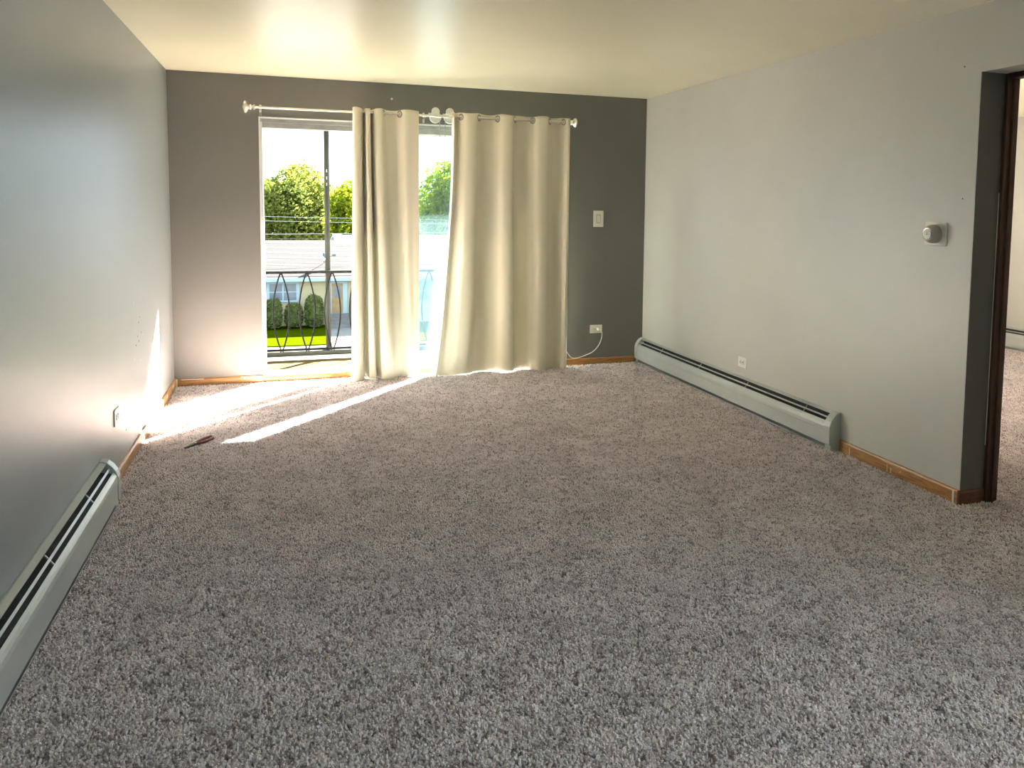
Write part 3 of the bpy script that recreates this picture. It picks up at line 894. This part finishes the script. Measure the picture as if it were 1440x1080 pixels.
hs = empty('house', (4, 50.4, GZ))
tag(hs, 'cream single storey house with grey shingle roof across the street', 'house')
HX0, HX1, HY0, HY1 = -9.0, 17.0, 50.4, 60.4
EZ, RIDZ = -3.55, -1.30
MB().box(HX0, HX1, HY0, HY1, GZ, EZ).build('wall', 'siding', hs)
ro = MB().prism([(HY0 - .5, EZ), (HY0 - .5, EZ + .02), ((HY0 + HY1) / 2, RIDZ), (HY1 + .5, EZ + .02), (HY1 + .5, EZ)], HX0 - .5, HX1 + .5, 'X').build('roof', 'shingle', hs)
for r in range(1, 22):       # shingle courses
    t = r / 22
    yy = HY0 - .5 + t * 5.5; zz = EZ + .02 + t * (RIDZ - EZ - .02)
    MB().prism([(yy, zz + .002), (yy, zz + .016), (yy + .25, zz + .008 + .25 * .409), (yy + .25, zz + .25 * .409)], HX0 - .5, HX1 + .5, 'X').build('shingle_course', 'shingle', ro)
MB().box(HX0 - .5, HX1 + .5, HY0 - .54, HY0 - .50, EZ - .20, EZ + .05).build('fascia', 'trimblue', hs)
def hwin(x0, x1, z0, z1, split):
    wn_ = MB().box(x0 - .14, x1 + .14, HY0 - .06, HY0, z0 - .14, z1 + .12).build('window', 'trimblue', hs)
    n = split; w = (x1 - x0) / n
    for i in range(n):
        a = x0 + i * w + .05; b2 = x0 + (i + 1) * w - .05; zm = (z0 + z1) / 2
        MB().box(a, b2, HY0 - .075, HY0 - .055, zm + .03, z1).build('pane', 'pane', wn_)
        MB().box(a, b2, HY0 - .075, HY0 - .055, z0, zm - .03).build('pane', 'pane', wn_)
hwin(-.33, 1.42, -5.0, -3.92, 2)
hwin(8.0, 10.0, -5.2, -3.92, 2)
hwin(5.3, 5.9, -4.5, -3.92, 1)
dr = MB().box(3.45, 4.6, HY0 - .07, HY0, -5.98, -3.82).build('door', 'trimblue', hs)
MB().box(3.6, 4.32, HY0 - .09, HY0 - .06, -5.94, -3.95).build('door_leaf', 'doorleaf', dr)
MB().box(3.75, 4.17, HY0 - .1, HY0 - .085, -4.9, -4.1).build('door_glass', 'pane', dr)
for i in range(4):
    MB().box(3.25, 4.85, HY0 - .45 - .32 * (3 - i) - .05, HY0 - .02, GZ + .19 * i, GZ + .19 * (i + 1)).build('step', 'concrete', hs)
for xx in (3.3, 4.8):
    MB().tube([(xx, HY0 - 1.2, GZ + .2), (xx, HY0 - 1.2, GZ + 1.3), (xx, HY0 - .2, GZ + 1.75), (xx, HY0 - .2, GZ + .7)], .03, 6).build('step_handrail', 'cable', hs)

ds = empty('satellite_dish', (3.2, 51.9, -2.65))
tag(ds, 'grey satellite dish on the shingle roof', 'satellite dish')
MB().lathe([(0, .05), (.02, .14), (.06, .25), (.10, .32), (.115, .32), (.07, .24), (.03, .12)], (3.15, 51.8, -2.33), (.6, -.5, .55), 20).build('reflector', 'dish', ds, smooth=True)
MB().tube([(3.15, 51.8, -2.33), (3.2, 51.85, -2.55), (3.2, 51.9, -2.68)], .03, 6).build('mast', 'dish', ds)
MB().tube([(3.18, 51.8, -2.5), (3.75, 51.4, -2.13)], .02, 6).build('feed_arm', 'dish', ds)
MB().box(3.72, 3.95, 51.32, 51.46, -2.20, -2.04).build('feed_horn', 'dish', ds)

# a second roof and chimney behind
h2 = empty('house', (9, 68, GZ))
tag(h2, 'orange brick chimney and pale gable of a house behind the grey roof', 'house')
MB().box(5.6, 20, 66, 74, GZ, -2.0).build('wall', 'brick', h2)
MB().prism([(65.6, -2.0), (70, -1.45), (74.4, -2.0)], 5.4, 20.2, 'X').build('roof', 'shingle', h2)
MB().prism([(65.5, -2.2), (70, -1.6), (74.5, -2.2), (74.5, -2.0), (70, -1.37), (65.5, -2.0)], 4.7, 5.4, 'X').build('gable_trim', 'trimblue', h2)

MB().box(6.5, 7.6, 66.6, 67.4, -2.0, -.95).build('chimney', 'brick', h2)


def blob(name, cx, cy, rx, ry, z0, z1, n, m, label, seed, group, size=.12):
    """trimmed shrub: dense shell of small leaves over a closed core"""
    rnd = random.Random(seed)
    root = empty(name, (cx, cy, z0)); tag(root, label, 'bush', group)
    zc = (z0 + z1) / 2; rz = (z1 - z0) / 2
    core = []
    fs = []
    NU, NV = 20, 12
    def S(u, v, k=1.0):
        e = .72
        sg = lambda x, p: math.copysign(abs(x) ** p, x)
        x = sg(math.cos(v), e) * sg(math.cos(u), .8); y = sg(math.cos(v), e) * sg(math.sin(u), .8); z = sg(math.sin(v), e)
        d = 1 + .05 * noise.noise(Vector((x * 3 + seed, y * 3, z * 3)))
        return Vector((cx + rx * x * d * k, cy + ry * y * d * k, zc + rz * z * d * k))
    for j in range(NV + 1):
        for i in range(NU):
            cp_ = S(2 * PI * i / NU, -PI / 2 + PI * j / NV, .95)
            cp_.z = max(cp_.z, z0)
            core.append(cp_)
    for j in range(NV):
        for i in range(NU):
            fs.append((j * NU + i, j * NU + (i + 1) % NU, (j + 1) * NU + (i + 1) % NU, (j + 1) * NU + i))
    MB().add(core, fs).build('core', m, root, smooth=True)
    mb = MB()
    for _ in range(n):
        p = S(rnd.uniform(0, 2 * PI), math.asin(rnd.uniform(-.95, 1)), rnd.uniform(.93, 1.04))
        p.z = max(p.z, z0 + .15)
        a = Vector((rnd.gauss(0, 1), rnd.gauss(0, 1), rnd.gauss(0, 1))).normalized(); b3 = a.orthogonal().normalized()
        s = size * rnd.uniform(.6, 1.2)
        mb.add([p - a * s, p + b3 * s * .5, p + a * s, p - b3 * s * .5], [(0, 1, 2, 3)])
    mb.build('foliage', m, root)

BG = 'clipped shrubs before the house'
blob('clipped_bush', -.06, 49.0, .53, .6, GZ + .07, -4.78, 900, 'bush', 'rounded green bush below the left half of the house window', 1, BG)
blob('clipped_bush', 1.18, 49.1, .53, .5, GZ + .07, -5.10, 900, 'bush', 'low green bush between the two taller bushes', 2, BG)
blob('clipped_bush', 2.43, 49.0, .57, .6, GZ + .07, -4.58, 900, 'bush', 'tall rounded green bush right of the house window', 3, BG)
blob('clipped_bush', 5.9, 49.2, .7, .6, GZ + .07, -5.6, 700, 'bush', 'low bush right of the house steps', 4, BG)


def tree(name, x, y, base, z0, z1, rx, ry, n, m, label, seed, size=.24):
    rnd = random.Random(seed)
    root = empty(name, (x, y, base)); tag(root, label, 'tree', 'trees behind the house')
    mb = MB().tube([(x, y, base), (x + .1, y, (base + z0) / 2), (x, y, z0 + 1.0), (x + .2, y + .1, (z0 + z1) / 2)], [.35, .28, .22, .1], 8)
    for k in range(5):
        a = 2 * PI * k / 5
        mb.tube([(x, y, z0 + .4), (x + math.cos(a) * rx * .35, y + math.sin(a) * ry * .35, z0 + (z1 - z0) * .35), (x + math.cos(a) * rx * .65, y + math.sin(a) * ry * .65, z0 + (z1 - z0) * .55)], [.14, .09, .03], 6)
    mb.build('trunk', 'bark', root, smooth=True)
    zc = (z0 + z1) / 2; rz = (z1 - z0) / 2
    clumps = []
    for _ in range(110):
        a = rnd.uniform(0, 2 * PI); s = rnd.uniform(-1, 1); r = rnd.uniform(.35, .84)
        cs = math.sqrt(1 - s * s)
        clumps.append((Vector((x + rx * r * cs * math.cos(a), y + ry * r * cs * math.sin(a), zc + rz * r * s)), rnd.uniform(.20, .34)))
    lf = MB()
    for _ in range(n):
        c, k = rnd.choice(clumps)
        d = Vector((rnd.gauss(0, 1), rnd.gauss(0, 1), rnd.gauss(0, 1))).normalized() * rnd.uniform(.6, 1.0) * k
        p = c + Vector((d.x * rx, d.y * ry, d.z * rz))
        a = Vector((rnd.gauss(0, 1), rnd.gauss(0, 1), rnd.gauss(0, .7))).normalized(); b3 = a.orthogonal().normalized()
        s = size * rnd.uniform(.6, 1.3)
        lf.add([p - a * s, p + b3 * s * .6, p + a * s, p - b3 * s * .6], [(0, 1, 2, 3)])
    lf.build('foliage', m, root)

tree('leafy_tree', 2.0, 88.5, GZ, -6.4, 5.7, 6.4, 5.2, 26000, 'leaf_a', 'large round olive green tree behind the house roof', 11)
tree('leafy_tree', -4.2, 99.5, GZ, -6.4, 6.2, 4.4, 3.8, 14000, 'leaf_c', 'tree with orange tinged top at the left edge of the view', 12)
tree('leafy_tree', 7.5, 79.6, GZ, -6.4, 4.3, 3.6, 3.4, 14000, 'leaf_b', 'bright yellow green tree right of the balcony post', 13)
tree('leafy_tree', 14.5, 104, GZ, -6.4, 4.6, 4.4, 4.0, 8000, 'leaf_a', 'distant green tree partly hidden by the narrow curtain', 14)
tree('leafy_tree', 18.8, 84, GZ, -6.4, 7.2, 5.4, 4.5, 16000, 'leaf_b', 'green tree seen through the hazy glass between the curtains', 15)
tree('leafy_tree', -11.5, 86, GZ, -6.4, 5.0, 5.0, 4.5, 8000, 'leaf_a', 'green tree behind the far left end of the house', 16)

# overhead wires
def wire(y, zl, zr, sag, r, m, label):
    pts = [(-14 + 44 * i / 24, y, zl + (zr - zl) * i / 24 - sag * (1 - (2 * i / 24 - 1) ** 2)) for i in range(25)]
    tag(MB().tube(pts, r, 5).build('overhead_wire', m), label, 'wire', 'overhead wires across the street')
wire(30.0, 1.15, .80, .25, .006, 'wire', 'topmost pale overhead wire crossing the tree')
wire(30.5, .95, .62, .25, .006, 'wire', 'second pale overhead wire below the topmost one')
wire(31.0, .02, .60, .18, .008, 'wire', 'thicker pale overhead wire low on the tree')
wire(31.5, -.15, .14, .12, .009, 'cable', 'dark overhead wire just above the house roof')
wire(32.0, -1.75, -.80, .10, .009, 'cable', 'dark overhead wire slanting across the grey roof')
wire(32.5, -1.95, -1.05, .10, .009, 'cable', 'lowest dark overhead wire along the roof edge')
